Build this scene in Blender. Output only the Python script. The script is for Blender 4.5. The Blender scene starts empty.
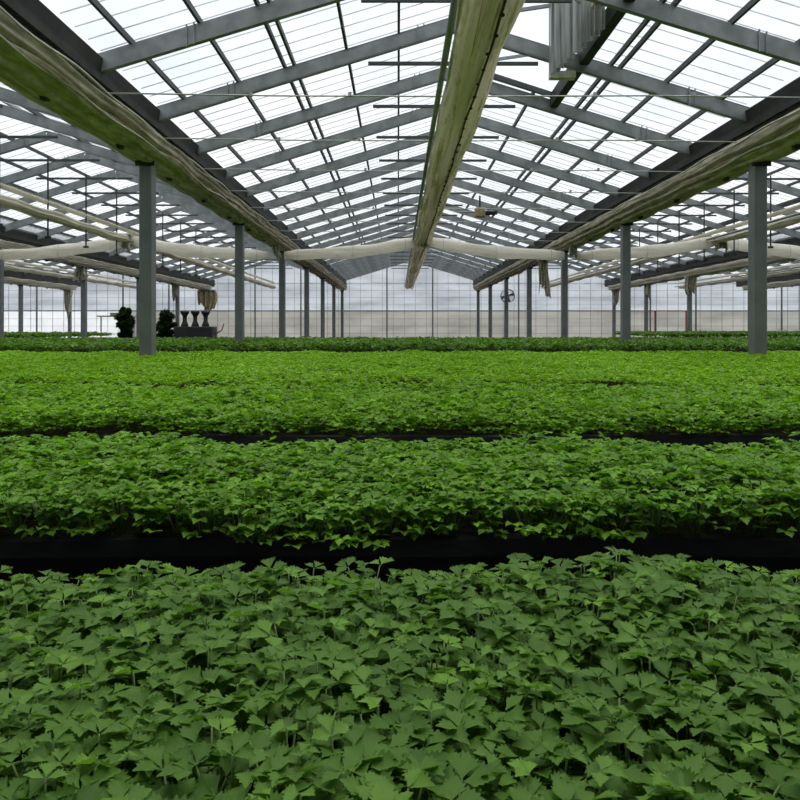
import bpy, math, random
import numpy as np
from mathutils import Vector, Matrix
random.seed(7)
rng = np.random.default_rng(7)
PI = math.pi
col = bpy.context.scene.collection
scene = bpy.context.scene

# ------------------------------------------------------------------ camera, sky, exposure
EYE = 1.10                       # eye height above the floor; canopy lies 0.33 below
FPX = 700.0
cam_data = bpy.data.cameras.new('camera')
cam = bpy.data.objects.new('camera', cam_data)
col.objects.link(cam)
cam.location = (0, 0, EYE)
cam.rotation_euler = (PI / 2, 0, math.radians(-0.17))
cam_data.sensor_width = 36
cam_data.lens = FPX / 800 * 36
cam_data.shift_y = -73 / 800
cam_data.clip_start = 0.02
cam_data.clip_end = 500
scene.camera = cam

world = bpy.data.worlds.new('overcast_sky')
scene.world = world
world.use_nodes = True
wn = world.node_tree
wn.nodes.clear()
wo = wn.nodes.new('ShaderNodeOutputWorld')
wb = wn.nodes.new('ShaderNodeBackground')
tc = wn.nodes.new('ShaderNodeTexCoord')
mp = wn.nodes.new('ShaderNodeMapping')
mp.inputs['Scale'].default_value = (1.2, 1.2, 3.0)
no = wn.nodes.new('ShaderNodeTexNoise')
no.inputs['Scale'].default_value = 1.6
no.inputs['Detail'].default_value = 3
cr = wn.nodes.new('ShaderNodeValToRGB')
cr.color_ramp.elements[0].position = 0.35
cr.color_ramp.elements[0].color = (0.80, 0.90, 1.0, 1)
cr.color_ramp.elements[1].position = 0.62
cr.color_ramp.elements[1].color = (0.98, 0.99, 1.0, 1)
wn.links.new(tc.outputs['Generated'], mp.inputs[0])
wn.links.new(mp.outputs[0], no.inputs['Vector'])
wn.links.new(no.outputs['Fac'], cr.inputs[0])
wn.links.new(cr.outputs[0], wb.inputs['Color'])
wb.inputs['Strength'].default_value = 1.16
wn.links.new(wb.outputs[0], wo.inputs['Surface'])

sun_data = bpy.data.lights.new('sun', 'SUN')
sun_data.energy = 3.2
sun_data.angle = math.radians(60)
sun_data.color = (1.0, 0.98, 0.93)
sun = bpy.data.objects.new('sun', sun_data)
col.objects.link(sun)
sun.location = (0, 60, 60)
sun.rotation_euler = (math.radians(-12), math.radians(6), 0)

vs = scene.view_settings
vs.view_transform = 'Standard'
vs.look = 'None'
vs.exposure = 0.0
vs.gamma = 1.0
vs.use_curve_mapping = False
scene.cycles.transparent_max_bounces = 24
scene.cycles.max_bounces = 8
scene.cycles.use_denoising = True

# ------------------------------------------------------------------ measures
SPAN = 7.2                       # one roof bay
CX = 0.64                        # ridge of the bay the camera stands in
HALF = 3.51
EAVE = EYE + 2.42                # underside of rafter at the eave
SL = 0.305                       # roof slope
RIDGE = EAVE + SL * HALF
POSTY0, POSTP = 8.26, 4.8
FAR = 38.3
NEAR = -6.0
SHEET0 = 0.35                    # nearer than this, an added out-of-view panel replaces glazing to shade the foreground
POSTH = EYE + 2.12

def gline(i):                    # x of gutter line i: 0 = left of the centre bay, 1 = right of it
    return CX - 0.01 - 3.58 + SPAN * i if i < 1 else CX - 3.59 + SPAN * i

# ------------------------------------------------------------------ materials
def new_mat(name):
    m = bpy.data.materials.new(name)
    m.use_nodes = True
    nt = m.node_tree
    return m, nt, nt.nodes['Principled BSDF'], nt.nodes['Material Output']

def ramp(nt, fac, stops):
    r = nt.nodes.new('ShaderNodeValToRGB')
    e = r.color_ramp.elements
    while len(e) < len(stops):
        e.new(0.5)
    for el, (p, c) in zip(e, stops):
        el.position = p
        el.color = (*c, 1)
    nt.links.new(fac, r.inputs[0])
    return r.outputs[0]

def noise(nt, scale, detail=3, mscale=(1, 1, 1), coord='Object', rough=0.5):
    t = nt.nodes.new('ShaderNodeTexCoord')
    m = nt.nodes.new('ShaderNodeMapping')
    m.inputs['Scale'].default_value = mscale
    n = nt.nodes.new('ShaderNodeTexNoise')
    n.inputs['Scale'].default_value = scale
    n.inputs['Detail'].default_value = detail
    n.inputs['Roughness'].default_value = rough
    nt.links.new(t.outputs[coord], m.inputs[0])
    nt.links.new(m.outputs[0], n.inputs['Vector'])
    return n.outputs['Fac']

def bump(nt, b, fac, strength, dist):
    n = nt.nodes.new('ShaderNodeBump')
    n.inputs['Strength'].default_value = strength
    n.inputs['Distance'].default_value = dist
    nt.links.new(fac, n.inputs['Height'])
    nt.links.new(n.outputs[0], b.inputs['Normal'])

def simple(name, c1, c2, scale=4, rough=0.5, metal=0.0, mscale=(1, 1, 1), bs=0.0, lo=0.35, hi=0.65):
    m, nt, b, o = new_mat(name)
    f = noise(nt, scale, 4, mscale)
    nt.links.new(ramp(nt, f, [(lo, c1), (hi, c2)]), b.inputs['Base Color'])
    b.inputs['Roughness'].default_value = rough
    b.inputs['Metallic'].default_value = metal
    if bs:
        bump(nt, b, f, bs, 0.01)
    return m

M = {}
M['post'] = simple('painted_post_steel', (0.135, 0.15, 0.15), (0.19, 0.205, 0.20), 3, 0.45, 0.1)
M['rafter'] = simple('galvanised_rafter_steel', (0.20, 0.215, 0.22), (0.30, 0.315, 0.32), 6, 0.5, 0.15, (1, 1, 1))
M['purlin'] = simple('dark_purlin_steel', (0.035, 0.045, 0.045), (0.065, 0.075, 0.075), 5, 0.6)
M['gutter'] = simple('shade_darkened_gutter_steel', (0.012, 0.014, 0.013), (0.035, 0.04, 0.034), 3, 0.7)  # near-black colour stands in for the shade on the gutter sides
M['clamp'] = simple('dark_iron', (0.015, 0.018, 0.014), (0.035, 0.038, 0.03), 9, 0.7)
M['wire'] = simple('galvanised_wire', (0.35, 0.36, 0.34), (0.48, 0.48, 0.44), 9, 0.4, 0.3)
M['bar'] = simple('glazing_bar_aluminium', (0.30, 0.32, 0.34), (0.42, 0.44, 0.46), 5, 0.5)
M['pipe'] = simple('grey_pipe', (0.24, 0.25, 0.24), (0.34, 0.35, 0.33), 5, 0.4, 0.3)
M['hem'] = simple('pale_hem', (0.42, 0.42, 0.33), (0.62, 0.61, 0.52), 9, 0.7)
M['soil'] = simple('dark_potting_soil', (0.012, 0.009, 0.006), (0.03, 0.022, 0.014), 60, 0.95, bs=0.8)
M['floor'] = simple('dark_ground_sheet', (0.010, 0.010, 0.011), (0.022, 0.021, 0.02), 2.5, 0.8)
M['dirt'] = simple('outdoor_bare_ground', (0.30, 0.27, 0.21), (0.42, 0.38, 0.30), 0.2, 0.95)
M['red'] = simple('red_primed_steel', (0.22, 0.06, 0.05), (0.30, 0.10, 0.08), 5, 0.6)
M['iron'] = simple('blackened_metal', (0.008, 0.009, 0.009), (0.022, 0.024, 0.022), 4, 0.55)
M['bark'] = simple('bark', (0.05, 0.035, 0.02), (0.09, 0.065, 0.04), 14, 0.9)
M['pot'] = simple('dark_pot', (0.02, 0.02, 0.022), (0.035, 0.035, 0.035), 6, 0.6)
M['cardboard'] = simple('brown_dry_netting', (0.30, 0.23, 0.12), (0.50, 0.43, 0.26), 11, 0.9)
M['white'] = simple('white_paint', (0.62, 0.64, 0.64), (0.72, 0.73, 0.72), 4, 0.6)

def black_film():
    m, nt, b, o = new_mat('black_plastic_film')
    b.inputs['Base Color'].default_value = (0.009, 0.009, 0.011, 1)
    b.inputs['Roughness'].default_value = 0.5
    b.inputs['Specular IOR Level'].default_value = 0.28
    f = noise(nt, 9, 4, (0.6, 1, 1.5), rough=0.6)
    bump(nt, b, f, 0.35, 0.015)
    return m
M['film'] = black_film()
M['soil'].node_tree.nodes['Principled BSDF'].inputs['Specular IOR Level'].default_value = 0.05

def curtain(name, pale, green, lo, hi, bumpy=0.5, trans=0.25, mscale=(9, 0.9, 9)):
    m, nt, b, o = new_mat(name)
    f = noise(nt, 1.3, 5, mscale, rough=0.6)
    g = noise(nt, 30, 3, (1, 0.25, 1))
    mx = nt.nodes.new('ShaderNodeMath'); mx.operation = 'MULTIPLY_ADD'
    mx.inputs[1].default_value = 0.22; nt.links.new(g, mx.inputs[0]); nt.links.new(f, mx.inputs[2])
    c = ramp(nt, mx.outputs[0], [(lo, green), ((lo + hi) / 2, tuple((a * 1.1 + q) / 2.1 for a, q in zip(green, pale))), (hi, pale)])
    nt.links.new(c, b.inputs['Base Color'])
    b.inputs['Roughness'].default_value = 0.75
    b.inputs['Specular IOR Level'].default_value = 0.2
    bump(nt, b, g, bumpy, 0.02)
    t = nt.nodes.new('ShaderNodeBsdfTranslucent')
    nt.links.new(c, t.inputs[0])
    mix = nt.nodes.new('ShaderNodeMixShader')
    mix.inputs[0].default_value = trans
    nt.links.new(b.outputs[0], mix.inputs[1])
    nt.links.new(t.outputs[0], mix.inputs[2])
    nt.links.new(mix.outputs[0], o.inputs['Surface'])
    return m
M['algae'] = curtain('algae_stained_shade_cloth', (0.86, 0.78, 0.62), (0.42, 0.36, 0.20), 0.44, 0.78, trans=0.4, mscale=(9, 2.6, 9))
M['algae2'] = curtain('mossy_shade_cloth', (0.72, 0.66, 0.55), (0.30, 0.29, 0.18), 0.44, 0.78, trans=0.35, mscale=(9, 2.2, 9))
M['ridgecloth'] = curtain('streaked_shade_cloth', (0.92, 0.86, 0.80), (0.42, 0.45, 0.20), 0.50, 0.64, trans=0.5, mscale=(14, 0.35, 14))
M['beige'] = curtain('weathered_beige_cloth', (0.80, 0.77, 0.68), (0.50, 0.49, 0.36), 0.42, 0.70, trans=0.5)
M['ridgepale'] = curtain('bleached_shade_cloth', (0.90, 0.86, 0.80), (0.62, 0.60, 0.42), 0.46, 0.62, trans=0.5, mscale=(14, 0.35, 14))
M['roll'] = curtain('milky_plastic_curtain', (0.92, 0.90, 0.84), (0.72, 0.70, 0.60), 0.44, 0.66, 0.3, 0.6, (0.8, 3, 6))

def sheet(name, colr, trans, clear, dirty, scale=2.0, mscale=(1, 1, 1)):
    """thin see-through sheet: part clear, part light-scattering."""
    m, nt, b, o = new_mat(name)
    f = noise(nt, scale, 5, mscale)
    c = ramp(nt, f, [(0.3, dirty), (0.6, colr)])
    nt.links.new(c, b.inputs['Base Color'])
    b.inputs['Roughness'].default_value = 0.4
    t = nt.nodes.new('ShaderNodeBsdfTranslucent'); nt.links.new(c, t.inputs[0])
    m1 = nt.nodes.new('ShaderNodeMixShader'); m1.inputs[0].default_value = trans
    nt.links.new(b.outputs[0], m1.inputs[1]); nt.links.new(t.outputs[0], m1.inputs[2])
    tr = nt.nodes.new('ShaderNodeBsdfTransparent')
    m2 = nt.nodes.new('ShaderNodeMixShader'); m2.inputs[0].default_value = clear
    nt.links.new(m1.outputs[0], m2.inputs[1]); nt.links.new(tr.outputs[0], m2.inputs[2])
    nt.links.new(m2.outputs[0], o.inputs['Surface'])
    return m
M['glass'] = sheet('clear_roof_sheet', (0.85, 0.87, 0.9), 0.6, 0.88, (0.55, 0.57, 0.58), 1.2, (1, 0.4, 1))
M['wall_hi'] = sheet('milky_wall_film', (0.86, 0.89, 0.94), 0.72, 0.12, (0.62, 0.65, 0.70), 0.7, (0.4, 1, 2.5))
M['wall_lo'] = sheet('pale_beige_wall_film', (0.80, 0.79, 0.76), 0.6, 0.07, (0.62, 0.61, 0.58), 0.9, (0.5, 1, 1.5))  # pale beige, hardly see-through film for the lower wall
M['wall_clear'] = sheet('white_wall_film', (0.95, 0.97, 1.0), 0.85, 0.35, (0.85, 0.87, 0.9), 0.9)  # whiter, more see-through film for the left lower wall
M['solid'] = simple('grey_added_shade_panel', (0.16, 0.17, 0.17), (0.2, 0.21, 0.21), 2, 0.7)  # for the unseen panel added overhead to shade the nearest bed
M['joint'] = sheet('translucent_joint_strip', (0.75, 0.77, 0.8), 0.7, 0.3, (0.5, 0.5, 0.5), 3)
M['net'] = sheet('pale_insect_net', (0.60, 0.62, 0.62), 0.45, 0.22, (0.10, 0.11, 0.07), 3, (5, 5, 0.4))

def leaf_mat(name, dark, light, trans=0.34, vein=True, var=0.35):
    m, nt, b, o = new_mat(name)
    at = nt.nodes.new('ShaderNodeAttribute'); at.attribute_name = 'tone'
    c = ramp(nt, at.outputs['Fac'], [(0.0, dark), (0.85, light), (1.0, tuple(min(1, v * k) for v, k in zip(light, (1.25, 1.3, 0.9))))])
    if vein:
        uv = nt.nodes.new('ShaderNodeUVMap'); uv.uv_map = 'UVMap'
        sx = nt.nodes.new('ShaderNodeSeparateXYZ'); nt.links.new(uv.outputs[0], sx.inputs[0])
        ab = nt.nodes.new('ShaderNodeMath'); ab.operation = 'ABSOLUTE'; nt.links.new(sx.outputs[0], ab.inputs[0])
        d = nt.nodes.new('ShaderNodeMath'); d.operation = 'MULTIPLY_ADD'
        d.inputs[1].default_value = -0.9; nt.links.new(ab.outputs[0], d.inputs[0]); nt.links.new(sx.outputs[1], d.inputs[2])
        s = nt.nodes.new('ShaderNodeMath'); s.operation = 'MULTIPLY'; s.inputs[1].default_value = 5.0
        nt.links.new(d.outputs[0], s.inputs[0])
        fr = nt.nodes.new('ShaderNodeMath'); fr.operation = 'PINGPONG'; fr.inputs[1].default_value = 0.5
        nt.links.new(s.outputs[0], fr.inputs[0])
        mn = nt.nodes.new('ShaderNodeMath'); mn.operation = 'MULTIPLY'; mn.inputs[1].default_value = 6.0
        nt.links.new(ab.outputs[0], mn.inputs[0])
        mi = nt.nodes.new('ShaderNodeMath'); mi.operation = 'MINIMUM'
        nt.links.new(fr.outputs[0], mi.inputs[0]); nt.links.new(mn.outputs[0], mi.inputs[1])
        vr = ramp(nt, mi.outputs[0], [(0.0, (1.12, 1.12, 1.12)), (0.10, (1, 1, 1))])
        mul = nt.nodes.new('ShaderNodeMixRGB'); mul.blend_type = 'MULTIPLY'; mul.inputs[0].default_value = 1
        nt.links.new(c, mul.inputs[1]); nt.links.new(vr, mul.inputs[2])
        c = mul.outputs[0]
        bump(nt, b, mi.outputs[0], 0.12, 0.0008)
    nt.links.new(c, b.inputs['Base Color'])
    b.inputs['Roughness'].default_value = 0.5
    b.inputs['Specular IOR Level'].default_value = 0.22
    t = nt.nodes.new('ShaderNodeBsdfTranslucent')
    g = nt.nodes.new('ShaderNodeMixRGB'); g.blend_type = 'MULTIPLY'; g.inputs[0].default_value = 1
    g.inputs[2].default_value = (1.2, 1.35, 0.45, 1)
    nt.links.new(c, g.inputs[1]); nt.links.new(g.outputs[0], t.inputs[0])
    mix = nt.nodes.new('ShaderNodeMixShader'); mix.inputs[0].default_value = trans
    nt.links.new(b.outputs[0], mix.inputs[1]); nt.links.new(t.outputs[0], mix.inputs[2])
    nt.links.new(mix.outputs[0], o.inputs['Surface'])
    return m
M['leaf'] = leaf_mat('seedling_leaf', (0.074, 0.172, 0.018), (0.162, 0.310, 0.052))
M['leaf_mid'] = leaf_mat('young_seedling_leaf', (0.098, 0.225, 0.014), (0.190, 0.390, 0.034))
M['leaf_third'] = leaf_mat('third_bed_seedling_leaf', (0.112, 0.26, 0.010), (0.20, 0.40, 0.018), vein=False)
M['leaf_far'] = leaf_mat('bright_seedling_leaf', (0.145, 0.30, 0.010), (0.225, 0.44, 0.014), vein=False)
M['leaf_dark'] = leaf_mat('deep_green_crop_leaf', (0.045, 0.11, 0.012), (0.11, 0.23, 0.020), vein=False)
M['leaf_shrub'] = leaf_mat('shrub_leaf', (0.012, 0.03, 0.010), (0.03, 0.06, 0.02), vein=False)
M['stem'] = simple('pale_green_stem', (0.10, 0.18, 0.04), (0.16, 0.26, 0.07), 30, 0.5)

# ------------------------------------------------------------------ helpers
def tag(o, label=None, cat=None, group=None, kind=None):
    if label: o['label'] = label
    if cat: o['category'] = cat
    if group: o['group'] = group
    if kind: o['kind'] = kind
    return o

def empty(name, loc=(0, 0, 0), rz=0):
    o = bpy.data.objects.new(name, None)
    o.empty_display_size = 0.1
    o.location = loc
    o.rotation_euler = (0, 0, rz)
    col.objects.link(o)
    return o

class MB:
    def __init__(s):
        s.v = []; s.f = []
    def face(s, *idx):
        s.f.append(idx)
    def box(s, a, b):
        n = len(s.v)
        (x0, y0, z0), (x1, y1, z1) = a, b
        s.v += [(x0, y0, z0), (x1, y0, z0), (x1, y1, z0), (x0, y1, z0), (x0, y0, z1), (x1, y0, z1), (x1, y1, z1), (x0, y1, z1)]
        for q in ((0, 3, 2, 1), (4, 5, 6, 7), (0, 1, 5, 4), (1, 2, 6, 5), (2, 3, 7, 6), (3, 0, 4, 7)):
            s.f.append(tuple(n + i for i in q))
        return s
    def bar(s, p, q, w, h, up=(0, 0, 1)):
        """box-section bar from p to q, w wide, h deep, centred on the line."""
        p, q = Vector(p), Vector(q)
        d = (q - p).normalized()
        side = d.cross(Vector(up))
        if side.length < 1e-4: side = d.cross(Vector((1, 0, 0)))
        side.normalize(); u = side.cross(d).normalized()
        n = len(s.v)
        for c in (p, q):
            for a, b in ((-1, -1), (1, -1), (1, 1), (-1, 1)):
                s.v.append(tuple(c + side * a * w / 2 + u * b * h / 2))
        for f in ((0, 1, 2, 3), (7, 6, 5, 4), (0, 4, 5, 1), (1, 5, 6, 2), (2, 6, 7, 3), (3, 7, 4, 0)):
            s.f.append(tuple(n + i for i in f))
        return s
    def tube(s, pts, r, n=8, cap=True):
        pts = [Vector(p) for p in pts]
        base = len(s.v)
        rs = r if isinstance(r, (list, tuple)) else [r] * len(pts)
        for i, p in enumerate(pts):
            d = (pts[min(i + 1, len(pts) - 1)] - pts[max(i - 1, 0)]).normalized()
            a = d.cross(Vector((0, 0, 1)))
            if a.length < 0.05: a = d.cross(Vector((1, 0, 0)))
            a.normalize(); b = d.cross(a).normalized()
            for k in range(n):
                t = 2 * PI * k / n
                s.v.append(tuple(p + (a * math.cos(t) + b * math.sin(t)) * rs[i]))
        for i in range(len(pts) - 1):
            for k in range(n):
                k2 = (k + 1) % n
                s.f.append((base + i * n + k, base + i * n + k2, base + (i + 1) * n + k2, base + (i + 1) * n + k))
        if cap:
            s.f.append(tuple(base + k for k in range(n))[::-1])
            s.f.append(tuple(base + (len(pts) - 1) * n + k for k in range(n)))
        return s
    def lathe(s, c, prof, n=20):
        return s.tube([(c[0], c[1], c[2] + z) for r, z in prof], [max(r, 1e-3) for r, z in prof], n)
    def loft(s, rings, closed=True, cap=True):
        base = len(s.v); n = len(rings[0])
        for r in rings: s.v += [tuple(p) for p in r]
        for i in range(len(rings) - 1):
            for k in range(n if closed else n - 1):
                k2 = (k + 1) % n
                s.f.append((base + i * n + k, base + i * n + k2, base + (i + 1) * n + k2, base + (i + 1) * n + k))
        if closed and cap:
            s.f.append(tuple(base + k for k in range(n))[::-1])
            s.f.append(tuple(base + (len(rings) - 1) * n + k for k in range(n)))
        return s
    def build(s, name, mat, parent=None, smooth=False, bevel=0):
        me = bpy.data.meshes.new(name)
        me.from_pydata(s.v, [], s.f)
        me.update()
        me.materials.append(mat)
        if smooth:
            me.polygons.foreach_set('use_smooth', [True] * len(me.polygons))
        o = bpy.data.objects.new(name, me)
        col.objects.link(o)
        if parent: o.parent = parent
        if bevel:
            b = o.modifiers.new('edge', 'BEVEL'); b.width = bevel; b.segments = 2
        return o

def copy_thing(root, loc=None, rz=None, scale=None):
    r = root.copy(); col.objects.link(r)
    if loc is not None: r.location = loc
    if rz is not None: r.rotation_euler = (0, 0, rz)
    if scale is not None: r.scale = scale
    for ch in root.children:
        c = ch.copy(); col.objects.link(c); c.parent = r
        for g in ch.children:
            d = g.copy(); col.objects.link(d); d.parent = c
    return r

ORD = ['first', 'second', 'third', 'fourth', 'fifth', 'sixth', 'seventh', 'eighth', 'ninth', 'tenth', 'eleventh', 'twelfth',
       'thirteenth', 'fourteenth', 'fifteenth', 'sixteenth', 'seventeenth', 'eighteenth', 'nineteenth', 'twentieth',
       'twenty-first', 'twenty-second', 'twenty-third', 'twenty-fourth', 'twenty-fifth', 'twenty-sixth', 'twenty-seventh']
LINE = {-3: 'fourth row leftward', -2: 'third row leftward', -1: 'second row leftward', 0: 'row left of centre',
        1: 'row right of centre', 2: 'second row rightward', 3: 'third row rightward'}
BAY = {-3: 'outermost left bay', -2: 'second bay leftward', -1: 'bay just left of centre', 0: 'centre bay',
       1: 'bay just right of centre', 2: 'second bay rightward', 3: 'outermost right bay'}

# ------------------------------------------------------------------ setting: ground, floor, walls
GX0, GX1 = gline(-3), gline(4)
tag(MB().box((-120, -60, -0.30), (120, 160, -0.06)).build('ground', M['dirt']), kind='structure')
tag(MB().box((GX0, NEAR, -0.06), (GX1, FAR, 0.0)).build('floor', M['floor']), kind='structure')

def end_wall():
    root = tag(empty('wall_back', (0, FAR, 0)), kind='structure')
    zr = EYE + 0.88
    lo = MB(); clear = MB(); hi = MB(); gable = MB()
    for i in range(-3, 4):
        x0, x1 = gline(i), gline(i + 1)
        xs = np.linspace(x0, x1, 25)
        for a, b in zip(xs[:-1], xs[1:]):
            off = 0.012 * math.sin(a * 5)
            tgt = clear if -21.5 < (a + b) / 2 < -14.6 else lo
            tgt.box((a, off, 0.35), (b, off + 0.004, zr - 0.03))
            hi.box((a, off, zr + 0.03), (b, off + 0.004, EAVE - 0.05))
        c = (gline(i) + gline(i + 1)) / 2
        n = len(gable.v)
        top = RIDGE + 0.22
        pts = [(x0, EAVE - 0.02), (x1, EAVE - 0.02), (x1, EAVE + 0.18), (c, top), (x0, EAVE + 0.18)]
        gable.v += [(x, 0, z) for x, z in pts] + [(x, 0.004, z) for x, z in pts]
        gable.f.append(tuple(n + k for k in range(5))); gable.f.append(tuple(n + 5 + k for k in range(5))[::-1])
        for k in range(5):
            k2 = (k + 1) % 5
            gable.f.append((n + k, n + 5 + k, n + 5 + k2, n + k2))
    lo.build('lower_film', M['wall_lo'], root)
    tag(clear.build('lower_film', M['wall_clear'], root), 'clearer, whiter lower film')
    hi.build('upper_film', M['wall_hi'], root); gable.build('gable_film', M['wall_hi'], root)
    k = MB().box((GX0, -0.06, 0), (GX1, 0.12, 0.34)); k.build('base_kerb', M['white'], root)
    r = MB().box((GX0, -0.05, zr - 0.03), (GX1, -0.01, zr + 0.03)); r.build('middle_rail', M['post'], root)
    r = MB().box((GX0, -0.05, EAVE - 0.08), (GX1, -0.01, EAVE)); r.build('eave_rail', M['joint'], root)
    r = MB()
    for z in (0.75, 1.15, 1.55, 2.35, 2.72, 3.1): r.box((GX0, -0.03, z - 0.008), (GX1, -0.01, z + 0.008))
    r.build('girt', M['bar'], root)
    for i in range(-3, 4):
        c = (gline(i) + gline(i + 1)) / 2
        for k, t in enumerate((-1.25, 1.25)):
            MB().box((c + t - 0.035, -0.09, 0), (c + t + 0.035, -0.03, RIDGE + 0.18 - SL * abs(t))).build('mullion', M['post'], root)
    r = MB()
    x = GX0 + 0.3
    while x < GX1:
        g = min(abs(x - (gline(i) + gline(i + 1)) / 2) for i in range(-3, 4))
        r.box((x - 0.009, -0.03, 0.34), (x + 0.009, -0.008, RIDGE + 0.16 - SL * g)); x += 0.6
    r.build('glazing_bar', M['bar'], root)
    # red primed frame of the doorway in the right of the wall
    fr = MB()
    for x in (14.05, 15.75): fr.box((x - 0.04, -0.16, 0), (x + 0.04, -0.09, zr))
    fr.box((10.2, -0.16, zr - 0.03), (15.75, -0.09, zr + 0.02))
    tag(fr.build('door_frame', M['red'], root), 'dull red painted door frame')
    return root
end_wall()

for nm, x in (('wall_left', GX0), ('wall_right', GX1)):
    root = tag(empty(nm, (x, 0, 0)), kind='structure')
    w = MB().box((-0.002, NEAR, 0.34), (0.002, FAR, EAVE)); w.build('wall_film', M['wall_hi'], root)
    k = MB().box((-0.06, NEAR, 0), (0.06, FAR, 0.34)); k.build('base_kerb', M['white'], root)
    k = MB()
    for z in (1.2, 1.98, 2.7): k.box((-0.02, NEAR, z - 0.02), (0.02, FAR, z + 0.02))
    k.build('girt', M['bar'], root)
root = tag(empty('wall_front', (0, NEAR, 0)), kind='structure')
MB().box((GX0, -0.05, 0), (GX1, 0.0, EAVE + 0.2)).build('wall_panel', simple('grey_end_panel', (0.10, 0.11, 0.11), (0.14, 0.15, 0.15), 2, 0.7), root)

# ------------------------------------------------------------------ roof: one glazed ceiling per bay
PUR = (0.64, 1.26, 1.88, 1.99, 2.54, 3.19)
VX0, VX1, VY0, VY1 = 0.36, 1.56, 6.75, 9.75      # open ridge vent, offsets from the ridge / depth
def roofz(t): return RIDGE - SL * abs(t)
for i in range(-3, 4):
    c = (gline(i) + gline(i + 1)) / 2
    root = tag(empty('ceiling', (c, 0, 0)), kind='structure')
    g = MB()
    def pane(t0, t1, y0, y1):
        z0, z1 = roofz(t0) + 0.245, roofz(t1) + 0.245
        n = len(g.v)
        for dz in (0, 0.006):
            g.v.extend([(t0, y0, z0 + dz), (t1, y0, z1 + dz), (t1, y1, z1 + dz), (t0, y1, z0 + dz)])
        for q in ((0, 3, 2, 1), (4, 5, 6, 7), (0, 1, 5, 4), (1, 2, 6, 5), (2, 3, 7, 6), (3, 0, 4, 7)):
            g.f.append(tuple(n + k for k in q))
    pane(-HALF, 0, SHEET0, FAR + 0.1)
    if i == 0:
        pane(0, VX0, SHEET0, FAR + 0.1); pane(VX1, HALF, SHEET0, FAR + 0.1)
        pane(VX0, VX1, SHEET0, VY0); pane(VX0, VX1, VY1, FAR + 0.1)
    else:
        pane(0, HALF, SHEET0, FAR + 0.1)
    g.build('roof_sheet', M['glass'], root)
    g = MB()
    pane(-HALF, 0, NEAR, SHEET0); pane(0, HALF, NEAR, SHEET0)
    tag(g.build('added_shade_panel', M['solid'], root), 'added unseen grey panel shading the near end')
    b = MB()
    y = NEAR + 0.2
    while y < FAR:
        for s in (-1, 1):
            if i == 0 and s > 0 and VY0 < y < VY1:
                b.bar((0, y, roofz(0) + 0.235), (VX0, y, roofz(VX0) + 0.235), 0.007, 0.01)
                b.bar((VX1, y, roofz(VX1) + 0.235), (HALF, y, roofz(HALF) + 0.235), 0.007, 0.01)
            else:
                b.bar((0, y, roofz(0) + 0.235), (s * HALF, y, roofz(HALF) + 0.235), 0.007, 0.01)
        y += 0.2667
    tag(b.build('glazing_bar', M['joint'], root), kind='stuff')
    for s in (-1, 1):
        for t in PUR:
            w = 0.03
            z = roofz(t) + 0.2
            if i == 0 and s > 0 and VX0 < t < VX1:
                MB().box((t - w / 2, NEAR, z - 0.03), (t + w / 2, VY0, z + 0.03)).build('purlin', M['purlin'], root)
                MB().box((t - w / 2, VY1, z - 0.03), (t + w / 2, FAR, z + 0.03)).build('purlin', M['purlin'], root)
            else:
                MB().box((s * t - w / 2, NEAR, z - 0.03), (s * t + w / 2, FAR, z + 0.03)).build('purlin', M['purlin'], root)
    MB().bar((0, NEAR, RIDGE + 0.27), (0, FAR, RIDGE + 0.27), 0.06, 0.04).build('ridge_cap', M['purlin'], root)

# ------------------------------------------------------------------ roof trusses
def make_truss():
    root = empty('roof_truss', (0, 0, EAVE))
    rise = SL * HALF
    for s in (-1, 1):
        r = MB()
        # C-channel rafter: web plus two flanges
        up = (0, 0, 1)
        p0, p1 = Vector((s * (HALF + 0.05), 0, 0.085 - 0.015)), Vector((0, 0, rise + 0.085))
        r.bar(p0, p1, 0.012, 0.17)
        for dz in (-0.078, 0.078):
            r.bar(p0 + Vector((0, 0.03, dz)), p1 + Vector((0, 0.03, dz)), 0.072, 0.012)
        r.build('rafter', M['rafter'], root)
    MB().bar((-1.0, -0.02, rise - 0.39), (1.0, -0.02, rise - 0.39), 0.03, 0.04).build('collar_tie', M['purlin'], root)
    for t in (-0.38, -2.62, 2.82):
        z = rise - SL * abs(t) + 0.085
        m = MB(); sg = 1 if t < 0 else -1
        for d in (-0.035, 0.035):
            m.bar((t + d, -0.014, z + sg * d * SL - 0.105), (t + d, -0.014, z + sg * d * SL + 0.105), 0.014, 0.014)
        m.build('splice_bolt', M['rafter'], root)
    return root
truss0 = make_truss()
used = False
for i in range(-3, 4):
    c = (gline(i) + gline(i + 1)) / 2
    edge = max(0.0, abs(c) - 3.6)
    n = 0
    for k in range(-4, 19):
        y = POSTY0 + k * 1.6
        if y > FAR - 0.4 or y < 0.8 or edge / y > 0.60: continue
        t = truss0 if not used else copy_thing(truss0)
        used = True
        t.location = (c, y, EAVE)
        tag(t, f'grey steel roof truss, {ORD[n]} from the front in the {BAY[i]}', 'roof truss', f'roof trusses of the {BAY[i]}')
        n += 1

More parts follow.
